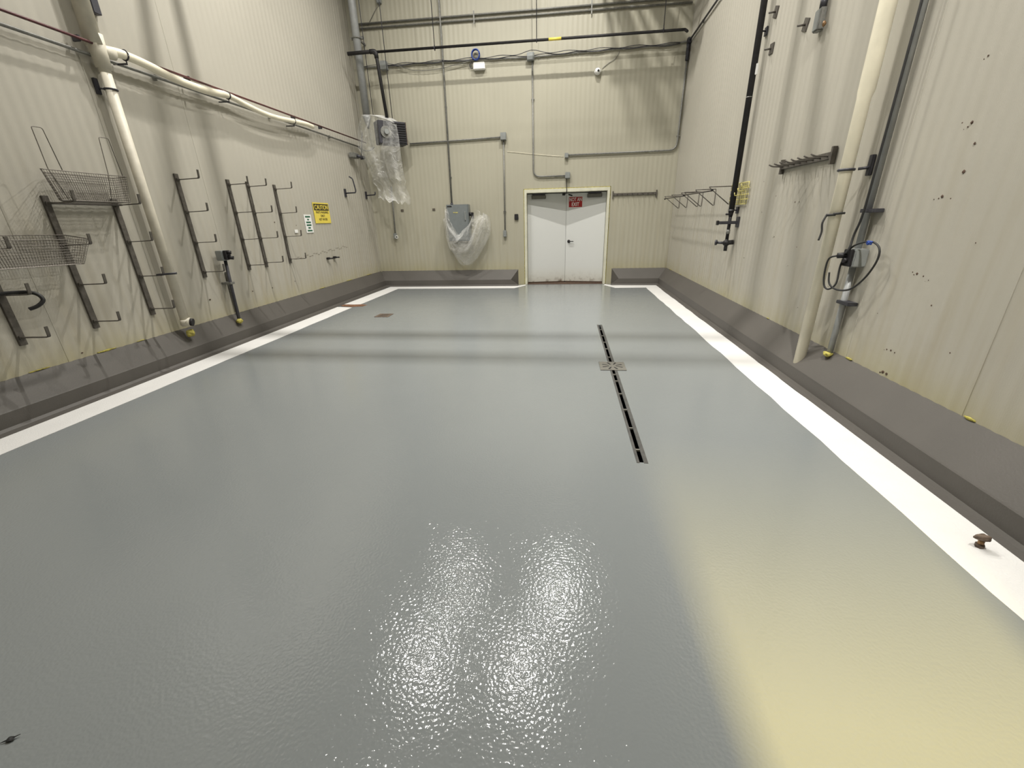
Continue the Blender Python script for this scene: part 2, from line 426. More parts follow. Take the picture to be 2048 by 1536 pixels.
# yellow sealant smears along the curb joint and dried marks on the walls: parts of the walls
def smears(side, spots, seed):
    mb = MB()
    for i, (y, ln, h) in enumerate(spots):
        x = XL+.004 if side < 0 else XR-.004
        mb.blob((x, y, .378), .5, (.010, ln*.6, h*.6), .35, seed+i)
    return mb
link('sealant_smear', smears(-1, [(3.02, .25, .016), (3.62, .30, .028), (2.6, .4, .02), (4.0, .15, .012), (8.9, .4, .02), (7.8, .3, .015), (9.9, .5, .02)], 3), 'foam', bpy.data.objects['wall_left'])
link('sealant_smear', smears(1, [(3.66, .14, .03), (2.52, .13, .03), (10.2, .3, .02), (5.2, .1, .012), (9.3, .2, .012)], 9), 'foam', bpy.data.objects['wall_right'])
mk = MB()
for i, (y, z, r) in enumerate([(3.25, 2.36, .010), (3.28, 2.03, .008), (3.21, 2.02, .018), (3.23, 2.0, .008), (3.14, 1.90, .013), (3.15, 1.75, .018), (3.25, 1.615, .016), (3.18, 1.60, .008),
        (3.31, 1.60, .007), (3.25, 1.13, .014), (3.29, 1.135, .009), (3.19, 1.12, .010), (3.14, 1.10, .006), (2.9, 1.35, .007), (3.05, .95, .008), (3.27, .40, .022), (3.23, .40, .016),
        (5.13, 1.64, .016), (5.05, 1.64, .010), (5.6, 1.72, .010), (5.9, 1.55, .010), (5.45, 1.28, .012), (4.9, 1.2, .010), (6.2, .98, .012), (5.0, 1.0, .009), (4.35, 2.45, .008), (5.4, 1.95, .008), (4.62, .62, .008),
        (3.5, .8, .006), (2.8, .7, .008), (3.3, .57, .010), (3.26, .575, .012), (3.22, .57, .008), (4.2, .9, .007), (5.7, 2.2, .008), (6.0, 1.9, .008)]):
    mk.blob((XR-.001, y, z), r*.55, (.25, 1.0, .9), .45, 40+i)
    if i % 3 == 0: mk.blob((XR-.002, y+.022, z-.01), r*.3, (.3, 1, .8), .4, 90+i)
link('rust_mark', mk, 'stain', bpy.data.objects['wall_right'])
mk = MB()
for i, (y, z, r) in enumerate([(5.09, .64, .016), (5.91, .62, .014), (6.37, .60, .012), (6.99, .62, .010), (6.79, 1.60, .014), (8.35, 1.2, .006), (7.36, 1.54, .010), (3.4, .42, .012)]):
    mk.blob((XL+.002, y, z), r*.7, (.4, 1.2, .7), .5, 140+i)
for i in range(26):                                # the thin crack above the two studs
    mk.blob((XL+.002, 7.15+i*.075, .985+.02*math.sin(i*1.7)+i*.004), .013, (.15, 2.6, .14), .5, 200+i)
link('rust_mark', mk, 'stain', bpy.data.objects['wall_left'])

# ------------------------------------------------------------------ floor drains
td = thing('trench_drain', 'long narrow black slot drain with steel edges running up the grey floor', 'drain', (.54, 4.43, 0))
ch = MB(); ch.box((SX0-.02, SY0-.02, -.149), (SX1+.02, SY1+.02, -.13)); ch.box((SX0-.012, SY0, -.13), (SX0, SY1, -.006)); ch.box((SX1, SY0, -.13), (SX1+.012, SY1, -.006))
link('channel', ch, 'dark', td)
for x0, x1 in ((SX0-.020, SX0), (SX1, SX1+.028)): link('edge_strip', MB().box((x0, SY0-.01, .0004), (x1, SY1+.01, .0022)), 'bare', td)
for y in (6.11, 5.76, 5.43, 5.13, 4.79, 4.20, 4.01, 3.68, 3.33, 2.99, 2.66):
    link('cross_bar', MB().box((SX0-.003, y-.008, -.012), (SX1+.003, y+.008, .001)), 'grate', td)
gp = thing('drain_grate', 'square steel grate plate with radial slots set across the slot drain', 'grate', (.545, 4.455, .002))
link('plate', MB().box((.405, 4.315, .0023), (.685, 4.595, .0062), .0015), 'grate', gp)
for k in range(8):
    a = PI/8+k*PI/4; L0, L1 = .040, .112
    c, s_ = math.cos(a), math.sin(a); cx, cy = .545, 4.455
    w = .011
    link('slot', MB().poly([(cx+c*L0-s_*w*.5, cy+s_*L0+c*w*.5, .0063), (cx+c*L1-s_*w, cy+s_*L1+c*w, .0063), (cx+c*(L1+.006), cy+s_*(L1+.006), .0063), (cx+c*L1+s_*w, cy+s_*L1-c*w, .0063), (cx+c*L0+s_*w*.5, cy+s_*L0-c*w*.5, .0063)], .0006), 'dark', gp)  # flat dark shapes on the plate, painting in the shade of open slots
fd = thing('floor_drain', 'small square rusty drain cover in the floor near the left border', 'drain', (-3.2, 7.02, 0))
link('cover', MB().box((-3.33, 6.89, .0005), (-3.07, 7.16, .005), .002), 'rusty', fd)
sl = MB()
for i in range(5): sl.box((-3.28, 6.94+i*.042, .0051), (-3.12, 6.955+i*.042, .0056))
link('slot', sl, 'dark', fd)  # dark bars laid on the cover stand for shaded openings
tag(link('rust_patch', MB().poly([(-4.42, 7.85, .0006), (-4.2, 7.80, .0006), (-4.0, 7.86, .0006), (-3.98, 8.0, .0006), (-4.12, 8.06, .0006), (-4.3, 8.02, .0006), (-4.47, 8.04, .0006), (-4.5, 7.93, .0006)], .004), 'rust', loc=(-4.2, 7.9, 0)),
    'brown rusty bare patch breaking the left white border', 'patch')
# bolt stub poking out of the right border
bs = thing('anchor_bolt', 'short rusty anchor bolt sticking up from the white border at right', 'bolt', (2.04, 1.85, 0))
link('shank', MB().tube([(2.04, 1.85, .0), (2.04, 1.85, .055)], .012, 12), 'brass', bs)
link('nut', MB().tube([(2.04, 1.85, .002), (2.04, 1.85, .020)], .018, 6), 'rusty', bs)
hd = MB(); hd.blob((2.032, 1.845, .062), .028, (1.0, .7, .55), .4, 5)
link('bent_head', hd, 'rusty', bs)
dbm = MB(); dbm.blob((-1.775, .625, .004), .010, (1.4, .8, .5), .3, 8); dbm.tube([(-1.795, .612, .004), (-1.775, .625, .006), (-1.755, .640, .008)], [.001, .003, .001], 6)
tag(link('debris_crumb', dbm, 'rubber', loc=(-1.775, .625, 0)), 'tiny dark crumb of debris on the floor at bottom left', 'debris')

# ------------------------------------------------------------------ left wall: storage racks
def make_rack(loc, label):
    y = loc[1]; z = loc[2]
    t = thing('wall_rack', label, 'wall rack', loc, 'four-arm steel racks on the left wall')
    link('upright', MB().box((XL+.002, y-.028, z), (XL+.022, y+.028, z+1.235), .002), 'steel', t)
    for k in range(4):
        za = z+.07+k*.366
        mid = bent([(XL+.018, 0, za), (XL+.315, 0, za+.008), (XL+.322, 0, za+.100)], .02)    # flat bar, 24 mm wide, turned up at the end
        lo, hi = [], []
        for q, p in enumerate(mid):
            d = (mid[min(q+1, len(mid)-1)]-mid[max(q-1, 0)]).normalized(); nn = Vector((-d.z, 0, d.x))*.0042
            lo.append(p-nn); hi.append(p+nn)
        a = link('arm', MB().poly3([(p.x, y-.012, p.z) for p in lo+hi[::-1]], (0, .024, 0)), 'steel', t)
        link('weld_plate', MB().box((XL+.02, y-.02, za-.018), (XL+.035, y+.02, za+.018), .003), 'steel', a)
    return t
racks = [(2.99, .62, 'dark steel four-arm wall rack nearest the camera, a black hose piece on one arm'),
         (3.61, .62, 'dark steel four-arm wall rack at the left end of the upper wire basket'),
         (4.24, .62, 'dark steel four-arm wall rack beside the cream pipe, under the upper basket'),
         (5.11, .93, 'dark steel four-arm wall rack just beyond the cream pipe, outlet post at its foot'),
         (5.95, .93, 'first of the two overlapping four-arm racks, second rack after the cream pipe'),
         (6.34, .93, 'four-arm rack whose bar overlaps the arms of its nearer neighbour'),
         (6.96, .93, 'four-arm wall rack farthest from the camera, left of the green and white notice')]
r0 = make_rack((XL, racks[0][0], racks[0][1]), racks[0][2])
for y, z, lb in racks[1:]:
    c = copy_tree(r0); c.location = (XL, y, z); c['label'] = lb
tag(link('cross_bar', MB().box((XL+.023, 3.60, 1.782), (XL+.075, 4.26, 1.800), .002), 'steel', loc=(XL, 3.9, 1.78)),
    'flat dark steel bar laid between two racks under the upper wire basket', 'bar')
tag(link('short_rod', MB().tube([(-4.50, 4.22, 1.071), (-4.29, 4.26, 1.083)], .011, 8), 'darkgrey', loc=(-4.4, 4.24, 1.07)),
    'short dark rod lying on a rack arm and poking past the cream pipe', 'rod')
hk = MB(); hk.tube(spline([(-4.70, 2.80, 1.02), (-4.64, 2.88, 1.075), (-4.55, 2.99, 1.082), (-4.46, 3.04, 1.065), (-4.42, 3.05, 1.01), (-4.44, 3.01, .965), (-4.48, 2.97, .945)], 6), .015, 10)
tag(link('hose_piece', hk, 'rubber', loc=(-4.6, 2.9, 1.0)), 'black curved rubber hose piece hooked over a rack arm at far left', 'hose')

# wire baskets
def lerp(a, b, t): return Vector(a).lerp(Vector(b), t)
def basket(name, label, top, bot, handles, step=.021):
    ctr = sum((Vector(p) for p in bot), Vector())/4
    t = thing(name, label, 'wire basket', ctr, 'wire baskets on the rack arms')
    link('rim', MB().tube([p for k in range(4) for p in (lerp(top[k], top[(k+1) % 4], .03), lerp(top[k], top[(k+1) % 4], .97))], .0038, 6, closed=True), 'wire', t)
    b = MB()
    b.tube([p for k in range(4) for p in (lerp(bot[k], bot[(k+1) % 4], .04), lerp(bot[k], bot[(k+1) % 4], .96))], .0035, 5, closed=True)
    for e in range(2):                             # bottom mesh, both ways
        p0, p1, p2, p3 = (bot[0], bot[1], bot[3], bot[2]) if e == 0 else (bot[1], bot[2], bot[0], bot[3])
        n = int((Vector(p1)-Vector(p0)).length/step)
        for i in range(1, n): b.tube([lerp(p0, p1, i/n), lerp(p2, p3, i/n)], .0017, 4, cap=False)
    link('bottom_mesh', b, 'wire', t)
    for k in range(4):
        sm = MB(); a0, a1, b0, b1 = top[k], top[(k+1) % 4], bot[k], bot[(k+1) % 4]
        n = int((Vector(a1)-Vector(a0)).length/step)
        for i in range(n+1): sm.tube([lerp(a0, a1, i/n), lerp(b0, b1, i/n)], .0017, 4, cap=False)
        m = int((Vector(b0)-Vector(a0)).length/step)
        for i in range(1, m): sm.tube([lerp(a0, b0, i/m), lerp(a1, b1, i/m)], .0017, 4, cap=False)
        link('side_mesh', sm, 'wire', t)
    for h in handles:
        link('wire_handle', MB().tube(bent(h, .018), .0034, 6), 'wire', t)
    return t
basket('wire_basket', 'upper fine-mesh wire basket with two tall wire handles, resting on two rack arms',
       [(-4.43, 3.43, 2.045), (-4.43, 4.18, 2.045), (-4.70, 4.27, 2.045), (-4.70, 3.66, 2.045)],
       [(-4.45, 3.50, 1.806), (-4.45, 4.15, 1.806), (-4.68, 4.22, 1.806), (-4.68, 3.71, 1.806)],
       [[(-4.448, 3.575, 1.815), (-4.43, 3.49, 2.05), (-4.44, 3.495, 2.37), (-4.44, 3.575, 2.37), (-4.43, 3.60, 2.05)],
        [(-4.448, 3.96, 1.815), (-4.43, 4.00, 2.05), (-4.44, 4.04, 2.375), (-4.44, 4.13, 2.375), (-4.43, 4.14, 2.05)]])
basket('wire_basket', 'lower long wire basket at the left edge, hanging on the arms of two racks',
       [(-4.43, 2.70, 1.50), (-4.43, 3.61, 1.475), (-4.71, 3.63, 1.515), (-4.71, 2.74, 1.54)],
       [(-4.45, 2.78, 1.28), (-4.45, 3.50, 1.262), (-4.69, 3.58, 1.262), (-4.69, 2.80, 1.28)], [], .023)

# cream vertical drain pipe with tee, branch and cleanout
vp = thing('drain_pipe', 'cream plastic vertical drain pipe on the left wall between the racks', 'pipe', (XL+.10, 4.53, .37))
link('riser', MB().tube([(-4.65, 4.53, .42), (-4.65, 4.53, 3.1)], .048, 20), 'pvc_w', vp)
link('upper_riser', MB().tube([(-4.64, 4.50, 3.25), (-4.64, 4.50, ZT-.01)], .072, 20), 'pvc_w', vp)
tee = MB(); tee.tube([(-4.65, 4.53, 3.02), (-4.65, 4.53, 3.06), (-4.65, 4.53, 3.061), (-4.645, 4.52, 3.34)], [.05, .05, .064, .078], 20); tee.tube([(-4.65, 4.53, 3.21), (-4.62, 4.66, 3.215)], [.058, .056], 16)
link('tee_fitting', tee, 'pvc_w', vp)
br = MB(); br.tube(spline([(-4.63, 4.58, 3.225), (-4.60, 4.75, 3.235), (-4.59, 5.02, 3.215), (-4.59, 5.34, 3.175), (-4.60, 5.8, 3.172), (-4.60, 6.18, 3.205), (-4.60, 6.5, 3.17), (-4.60, 6.85, 3.14), (-4.60, 7.2, 3.14), (-4.60, 7.65, 3.175), (-4.60, 8.0, 3.20), (-4.64, 8.3, 3.21)], 6), [.042]*6*5+[.036]*(6*6)+[.034], 14)
link('sagging_branch', br, 'pvc', vp)
for y, z, r in ((4.76, 3.235, .046), (6.18, 3.205, .042), (7.65, 3.175, .038)):
    g = MB(); g.tube(arc((-4.60, y, z), r, 0, 2*PI, (1, 0, 0), (0, 0, 1), 16), .007, 6); g.tube([(-4.60, y, z-r), (-4.60, y, z-r-.03), (XL+.01, y-.02, z-r-.03)], .008, 6)
    link('pipe_hanger', g, 'darkgrey', vp)
g = MB(); g.tube(arc((-4.65, 4.53, 2.88), .053, 0, 2*PI, (1, 0, 0), (0, 1, 0), 18), .009, 6); g.box((XL+.002, 4.45, 2.83), (XL+.03, 4.49, 2.97), .003); g.tube([(XL+.02, 4.47, 2.885), (-4.68, 4.49, 2.88)], .008, 6)
link('pipe_clamp', g, 'darkgrey', vp)
g = MB(); g.box((XL+.002, 4.66, 3.56), (XL+.06, 4.74, 3.95), .004); g.box((XL+.02, 4.56, 3.60), (XL+.05, 4.68, 3.63), .003)
link('strut_bracket', g, 'darkgrey', vp)
g = MB(); g.tube([(-4.65, 4.53, .43), (-4.65, 4.53, .50)], .058, 18); g.tube([(-4.65, 4.53, .47), (-4.60, 4.55, .46)], .055, 18)
link('base_coupling', g, 'pvc_w', vp)
link('cleanout_plug', MB().tube([(-4.60, 4.55, .46), (-4.575, 4.56, .455)], .046, 18), 'black', vp, label='black round cleanout plug')
link('foam_collar', MB().blob((-4.625, 4.53, .325), .042, (1.0, 1.2, 1.0), .3, 3), 'foam', vp, label='yellow foam at the pipe foot')

def wall_run(name, label, pts, r, mat, clips=(), bendr=.08, clipmat='galv', cat='pipe', clipdir=(0, 0, 1), n=10):
    t = thing(name, label, cat, pts[0])
    link('run', MB().tube(bent(pts, bendr), r, n), mat, t)
    for c in clips:
        g = MB(); cv = Vector(c); d = Vector(clipdir)
        g.obox(cv, (max(.02, abs(d.x)*.06+.02), max(.02, abs(d.y)*.06+.02), max(.02, abs(d.z)*.06+.02)), Matrix.Identity(3), .002)
        link('clip', g, clipmat, t)
    return t
wall_run('gas_pipe', 'thin maroon pipe running the length of the left wall above the conduit', [(-4.62, YR+.01, 3.235), (-4.62, 3.76, 3.245), (-4.62, 10.46, 3.265)], .0125, 'red',
         [(-4.66, y, 3.25) for y in (4.35, 5.6, 7.75, 8.6)], clipmat='darkgrey', clipdir=(.9, 0, .5))
wall_run('conduit', 'grey metal conduit running the length of the left wall below the maroon pipe', [(-4.705, YR+.01, 3.16), (-4.705, 5.8, 3.165), (-4.705, 10.3, 3.16)], .015, 'galv',
         [(-4.725, y, 3.16) for y in (3.1, 5.2, 7.2, 9.0)], clipdir=(.3, 0, .6))
# a second thinner conduit just under it as seen before the tee
cl = thing('conduit_junction', 'cluster of dark fittings at the end of the left wall conduits', 'fitting', (-4.62, 9.95, 3.0))
link('body', MB().box((-4.72, 9.72, 2.88), (-4.60, 9.98, 2.98), .012), 'galv', cl)
link('cap', MB().tube([(-4.60, 9.85, 2.93), (-4.52, 9.90, 2.90)], .03, 12), 'darkgrey', cl)
link('flexible_tail', MB().tube(spline([(-4.70, 10.2, 3.15), (-4.62, 10.32, 3.09), (-4.52, 10.4, 3.10), (-4.42, 10.45, 3.17)], 6), .013, 8), 'galv', cl)
link('stem', MB().tube([(-4.55, 9.98, 2.95), (-4.56, 10.2, 3.42)], .010, 8), 'darkgrey', cl)
g = MB(); g.blob((-4.56, 10.05, 2.91), .05, (1, 1.2, .8), .3, 12)
link('valve_body', g, 'darkgrey', cl)

# outlet post rising from the curb
op = thing('outlet_post', 'dark outlet box on a short conduit post rising from the left curb', 'outlet', (-4.66, 5.47, .3))
link('post', MB().tube([(-4.64, 5.37, .27), (-4.64, 5.41, 1.13)], .021, 12), 'darkgrey', op)
link('strut_channel', MB().box((-4.748, 5.46, .385), (-4.71, 5.50, .96), .003), 'galv', op)
link('outlet_box', MB().box((-4.70, 5.33, 1.12), (-4.60, 5.46, 1.25), .008), 'box', op)
pl = MB(); pl.box((-4.60, 5.35, 1.13), (-4.565, 5.45, 1.25), .006); pl.tube([(-4.57, 5.40, 1.225), (-4.53, 5.42, 1.22)], .024, 12); pl.tube([(-4.57, 5.40, 1.16), (-4.515, 5.42, 1.15)], .024, 12)
link('plug', pl, 'black', op, label='black plugs in the outlet')
link('post_clamp', MB().box((-4.75, 5.36, .80), (-4.61, 5.44, .83), .003), 'galv', op)
link('foam_collar', MB().blob((-4.64, 5.37, .285), .035, (1.3, 1.3, .9), .3, 6), 'foam', op, label='yellow foam at the post foot')

# signs on the left wall
cs = thing('caution_sign', 'yellow caution notice with black header on the left wall', 'sign', (XL+.005, 8.27, 1.75))
x0 = XL+.006
link('board', MB().box((x0, 7.985, 1.565), (x0+.006, 8.545, 1.935)), 'yellow', cs)
link('header', MB().box((x0+.006, 8.005, 1.795), (x0+.008, 8.525, 1.912)), 'sblack', cs)
link('lettering', text_mesh('CAUTION', .080, .46, AX_LEFT, (x0+.009, 8.265, 1.853), .006), 'yellow', cs, label='yellow word CAUTION')
for tx, z, w in (('PARTS WASHING', 1.762, .44), ('ONLY', 1.700, .15), ('HOT WATER', 1.636, .30)):
    link('lettering', text_mesh(tx, .042, w, AX_LEFT, (x0+.007, 8.27, z), .003), 'sblack', cs)
gn = thing('notice', 'small white notice with six short green lines, left of the caution sign', 'sign', (XL+.005, 7.74, 1.56))
link('board', MB().box((x0, 7.63, 1.405), (x0+.004, 7.86, 1.72)), 'white', gn)
for i, (w, dy) in enumerate(((.16, 0), (.055, .0), (.15, .0), (.15, .0), (.08, .0), (.155, .0))):
    z = 1.682-i*.048
    link('green_line', MB().box((x0+.004, 7.745-w/2, z-.013), (x0+.0055, 7.745+w/2, z+.013)), 'green', gn)
tag(link('cable_tab', MB().box((XL+.004, 7.27, 1.415), (XL+.014, 7.36, 1.47), .002), 'white', loc=(XL, 7.31, 1.43)), 'tiny white plate on the left wall behind the farthest rack', 'plate')
for y, lb in ((8.18, 'left of the two black stud fittings low on the left wall'), (8.43, 'right of the two black stud fittings low on the left wall')):
    g = MB(); g.box((XL+.004, y-.05, .885), (XL+.05, y+.03, .925), .006); g.tube([(XL+.04, y, .905), (XL+.09, y+.06, .90)], .014, 8)
    tag(link('stud_fitting', g, 'black', loc=(XL, y, .9)), lb, 'fitting', 'black studs on the left wall')

# two hose brackets near the far corner
for y, lb, up in ((9.34, 'dark wall bracket with a tall bent arm near the far left corner', 1), (10.35, 'small dark bent wall bracket under the plastic sheet in the far left corner', 0)):
    t = thing('hose_bracket', lb, 'bracket', (XL, y, 2.14), 'hose brackets near the far corner')
    link('plate', MB().box((XL+.004, y-.04, 2.08), (XL+.02, y+.04, 2.24), .003), 'darkgrey', t)
    if up: a = bent([(XL+.015, y, 2.155), (XL+.24, y, 2.16), (XL+.255, y, 2.20), (XL+.23, y-.02, 2.43), (XL+.16, y-.02, 2.47)], .03)
    else: a = bent([(XL+.015, y, 2.155), (XL+.24, y, 2.165), (XL+.245, y, 2.23)], .03)
    link('arm', MB().tube(a, .014, 8), 'darkgrey', t)

# ------------------------------------------------------------------ far left corner services
gpipe = thing('grey_riser', 'thick grey vertical pipe hanging in the far left corner', 'pipe', (-4.44, 10.25, 3.6))
link('run', MB().tube([(-4.42, 10.25, 3.72), (-4.42, 10.25, ZT-.01)], .078, 22), 'greypipe', gpipe)
link('reducer', MB().tube([(-4.42, 10.25, 3.50), (-4.42, 10.25, 3.70), (-4.42, 10.25, 3.74)], [.018, .082, .082], 22), 'greypipe', gpipe)
g = MB(); g.tube(arc((-4.42, 10.25, 5.13), .085, 0, 2*PI, (1, 0, 0), (0, 1, 0), 20), .016, 6); g.box((-4.56, 10.27, 5.12), (-4.28, 10.31, 5.17), .004); g.box((-4.44, 10.3, 5.13), (-4.40, YB-.002, 5.16))
link('pipe_clamp', g, 'galv', gpipe)
bk1 = thing('black_pipe', 'long black pipe hung across the back wall with a yellow band', 'pipe', (-4.0, 10.25, 4.86))
link('run', MB().tube(bent([(-4.05, 10.25, 4.875), (2.19, 10.25, 4.845), (2.17, 9.95, 4.72)], .03), .024, 14), 'black', bk1)
link('yellow_band', MB().tube([(-.42, 10.25, 4.858), (-.17, 10.25, 4.857)], .0265, 14), 'yellow', bk1)
bk2 = thing('black_drop_pipe', 'black pipe bending down to the plastic-covered unit in the corner', 'pipe', (-4.65, 10.0, 4.8))
link('run', MB().tube(bent([(-4.55, 10.0, 4.80), (-3.98, 10.1, 4.84), (-3.90, 10.1, 3.62)], .12), .034, 14), 'black', bk2)
link('elbow', MB().tube(bent([(-4.10, 10.08, 4.833), (-3.98, 10.1, 4.84), (-3.975, 10.1, 4.72)], .09), .043, 14), 'black', bk2)
for x, zb, lb in ((-4.27, 3.74, 'leftmost thin hanger rod, dropping to the covered unit'), (-3.84, 3.60, 'thin hanger rod right of the black drop pipe'), (-2.765, 4.88, 'thin hanger rod holding the black pipe left of the long conduit'),
                  (-.66, 4.86, 'thin hanger rod holding the black pipe near its yellow band'), (1.79, 4.85, 'thin hanger rod holding the black pipe near its right end')):
    t = thing('hanger_rod', lb, 'rod', (x, 10.25, zb), 'threaded hanger rods along the back wall')
    link('rod', MB().tube([(x, 10.25, zb), (x, 10.25, ZT-.01)], .008, 8), 'darkgrey', t)
    if zb > 4: link('pipe_ring', MB().tube(arc((x, 10.25, 4.862), .038, 0, 2*PI, (0, 1, 0), (0, 0, 1), 14), .008, 6), 'darkgrey', t)

# heater unit and its sheet
RU = Matrix.Rotation(math.radians(40), 3, 'Z')
uc = Vector((-3.90, 10.20, 3.37)); hu = thing('unit_heater', 'dark louvred heater hung in the corner under clear plastic', 'heater', uc)
def ub(c, s_, bev=0): return MB().obox(uc+RU @ Vector(c), s_, RU, bev)
link('cabinet', ub((0, 0, 0), (.62, .30, .44), .01), 'darkgrey', hu)
g = MB()
for i in range(9): g.obox(uc+RU @ Vector((.13, -.155, -.18+i*.045)), (.32, .025, .012), RU @ Matrix.Rotation(.5, 3, 'X'))
link('louvre', g, 'black', hu)
link('motor_ring', MB().tube([uc+RU @ Vector((-.16, -.15, 0)), uc+RU @ Vector((-.16, -.19, 0))], .115, 24), 'galv', hu)
link('motor', MB().tube([uc+RU @ Vector((-.16, -.19, 0)), uc+RU @ Vector((-.16, -.24, 0))], .05, 18), 'box', hu)
link('edge_trim', ub((.313, -.14, 0), (.012, .03, .44)), 'rusty', hu)
rnd = random.Random(5)
def drape(u, v):
    left = [(-4.30, 3.64), (-4.47, 3.42), (-4.56, 3.08), (-4.43, 2.72), (-4.34, 2.40), (-4.24, 2.06)]
    right = [(-3.72, 3.52), (-3.68, 3.25), (-3.66, 3.02), (-3.63, 2.70), (-3.59, 2.35), (-3.55, 1.93)]
    k = v*5; i = min(4, int(k)); t = k-i; t = t*t*(3-2*t)*.5+t*.5
    lx, lz = [left[i][q]*(1-t)+left[i+1][q]*t for q in (0, 1)]; rx, rz = [right[i][q]*(1-t)+right[i+1][q]*t for q in (0, 1)]
    x = lx*(1-u)+rx*u; z = lz*(1-u)+rz*u
    k2 = max(0, 1-v*1.5); y = 9.93*(1-k2)+(9.70+.42*u)*k2
    y += (.03+.045*v)*math.sin(u*14+math.sin(v*3)*1.2)+.010*math.sin(u*37+v*2)
    if v > .75: y += .12*math.sin((v-.75)*4*PI)*math.sin(u*PI); x += .03*math.sin(v*30+u*5)
    z += .03*math.sin(u*31)*(1 if v > .9 else 0)-.12*math.sin(u*PI)*max(0, v-.8)
    z += .05*math.sin(u*PI)*(1-v) 
    return (x, y, z)
dr = MB(); dr.grid(drape, 90, 70)
dr.grid(lambda u, v: (lambda p: (p[0]*(1-v)+(-4.16+.50*u+.04)*v, p[1]*(1-v)+(10.30+.10*u)*v, p[2]+.045*math.sin(v*PI)+.02*math.sin(u*20)*v+.01))(drape(u, 0)), 60, 8)
tag(link('plastic_sheet', dr, 'plastic', loc=(-4.0, 10.0, 3.0)), 'long clear plastic sheet draped over the heater and hanging in folds', 'plastic sheet')

# ------------------------------------------------------------------ back wall
def backbox(name, label, c, size, mat='box', cat='junction box', cover=True, group=None):
    t = thing(name, label, cat, (c[0], YB, c[1]), group)
    w, d, h = size
    link('body', MB().box((c[0]-w/2, YB-d, c[1]-h/2), (c[0]+w/2, YB-.002, c[1]+h/2), .006), mat, t)
    if cover: link('cover', MB().box((c[0]-w/2+.008, YB-d-.006, c[1]-h/2+.008), (c[0]+w/2-.008, YB-d+.002, c[1]+h/2-.008), .002), mat, t)
    return t
yc = YB-.03
def backrun(label, pts, r=.0165, clips=(), bendr=.10, mat='galv', cdir=(.7, .2, 0)):
    return wall_run('conduit', label, [(x, yc, z) for x, z in pts], r, mat, [(x, yc+.01, z) for x, z in clips], bendr, clipdir=cdir)
backrun('long grey vertical conduit dropping to the wrapped electrical cabinet', [(-2.70, ZT-.01), (-2.70, 5.2), (-2.735, 1.92)], .02, [(-2.71, 4.98), (-2.72, 2.50), (-2.715, 3.9)], cdir=(.5, .2, .1))
backrun('horizontal grey conduit from the heater to the upper square box', [(-3.62, 3.225), (-1.50, 3.265)], .0165, [(-3.2, 3.235), (-1.78, 3.262)])
backbox('junction_box', 'square grey junction box at the right end of the heater conduit', (-1.435, 3.275), (.13, .09, .15))
backrun('vertical grey conduit from the upper square box to the outlet left of the door', [(-1.435, 3.21), (-1.46, 1.30)], .0145, [(-1.457, 1.72)])
backbox('outlet_box', 'small grey outlet box at waist height left of the door', (-1.465, 1.225), (.075, .07, .15))
backbox('junction_box', 'grey junction box on the cable run above the door', (-.81, 4.70), (.15, .10, .14))
backrun('grey conduit dropping from the cable run and bending to the box above the door', [(-.775, 4.65), (-.765, 2.44), (-.03, 2.435)], .0165, [(-.77, 3.95), (-.25, 2.437)], .16)
backbox('junction_box', 'square grey junction box directly above the double door', (.015, 2.44), (.11, .09, .13))
backbox('junction_box', 'small grey box at the left end of the upper right conduit', (-.02, 2.84), (.08, .07, .10))
backrun('grey conduit running right from the small box and up the far right corner', [(.02, 2.85), (2.35, 2.855), (2.372, 4.70)], .0165, [(1.72, 2.855), (2.36, 3.12)], .16)
lb2 = MB(); lb2.tube([(2.36, YB-.045, 4.80), (2.365, YB-.04, 4.45)], .035, 12); lb2.box((2.33, YB-.10, 4.72), (2.40, YB-.01, 4.82), .01)
tag(link('conduit_elbow', lb2, 'darkgrey', loc=(2.36, YB, 4.7)), 'dark green-grey conduit fitting in the far right corner', 'fitting')
backrun('upper of the two parallel conduits at the top of the back wall', [(-4.66, 5.50), (2.36, 5.47)], .017, [(x, 5.49) for x in (-3.7, -2.9, -1.95, -.6, .4, 1.2)])
backrun('lower of the two parallel conduits at the top of the back wall', [(-4.66, 5.42), (2.36, 5.385)], .017, [(x, 5.41) for x in (-3.7, -2.9, -1.95, -.6, .4, 1.2)])
for x in (-1.98, .42): tag(link('strut_strap', MB().box((x-.012, YB-.053, 5.33), (x+.012, YB-.046, 5.55)), 'galv', loc=(x, YB, 5.4)), 'short vertical strap joining the twin conduits %s' % ('above the blue coil' if x < 0 else 'above the camera dome'), 'strap')
# loose cable run with twisted bundle
cr = thing('cable_run', 'bundle of grey cables strung across the back wall under the black pipe', 'cable', (-1, YB, 4.72))
link('run', MB().tube(spline([(-4.66, YB-.03, 4.745), (-4.04, YB-.03, 4.73), (-2.8, YB-.03, 4.735), (-1.5, YB-.03, 4.715), (-.9, YB-.03, 4.70), (0, YB-.03, 4.715), (1.0, YB-.03, 4.73), (1.9, YB-.03, 4.735), (2.36, YB-.03, 4.775)], 6), .016, 8), 'galv', cr)
rr = random.Random(3)
for k in range(2):
    pts = [(x/10, YB-.05-.01*k, 4.735+(.012 if k else -.012)+.014*math.sin(x*.9+k*2)+(.05*math.exp(-((x/10+.8)/.25)**2) if k else 0)) for x in range(-40, 23)]
    link('loose_cable', MB().tube(pts, .0065, 6), 'darkgrey', cr)
link('sagging_cable', MB().tube(spline([(-4.62, YB-.05, 4.74), (-3.9, YB-.06, 4.76), (-3.4, YB-.05, 4.62), (-2.9, YB-.05, 4.60), (-2.4, YB-.05, 4.66), (-2.0, YB-.05, 4.72)], 8), .006, 6), 'galv', cr)
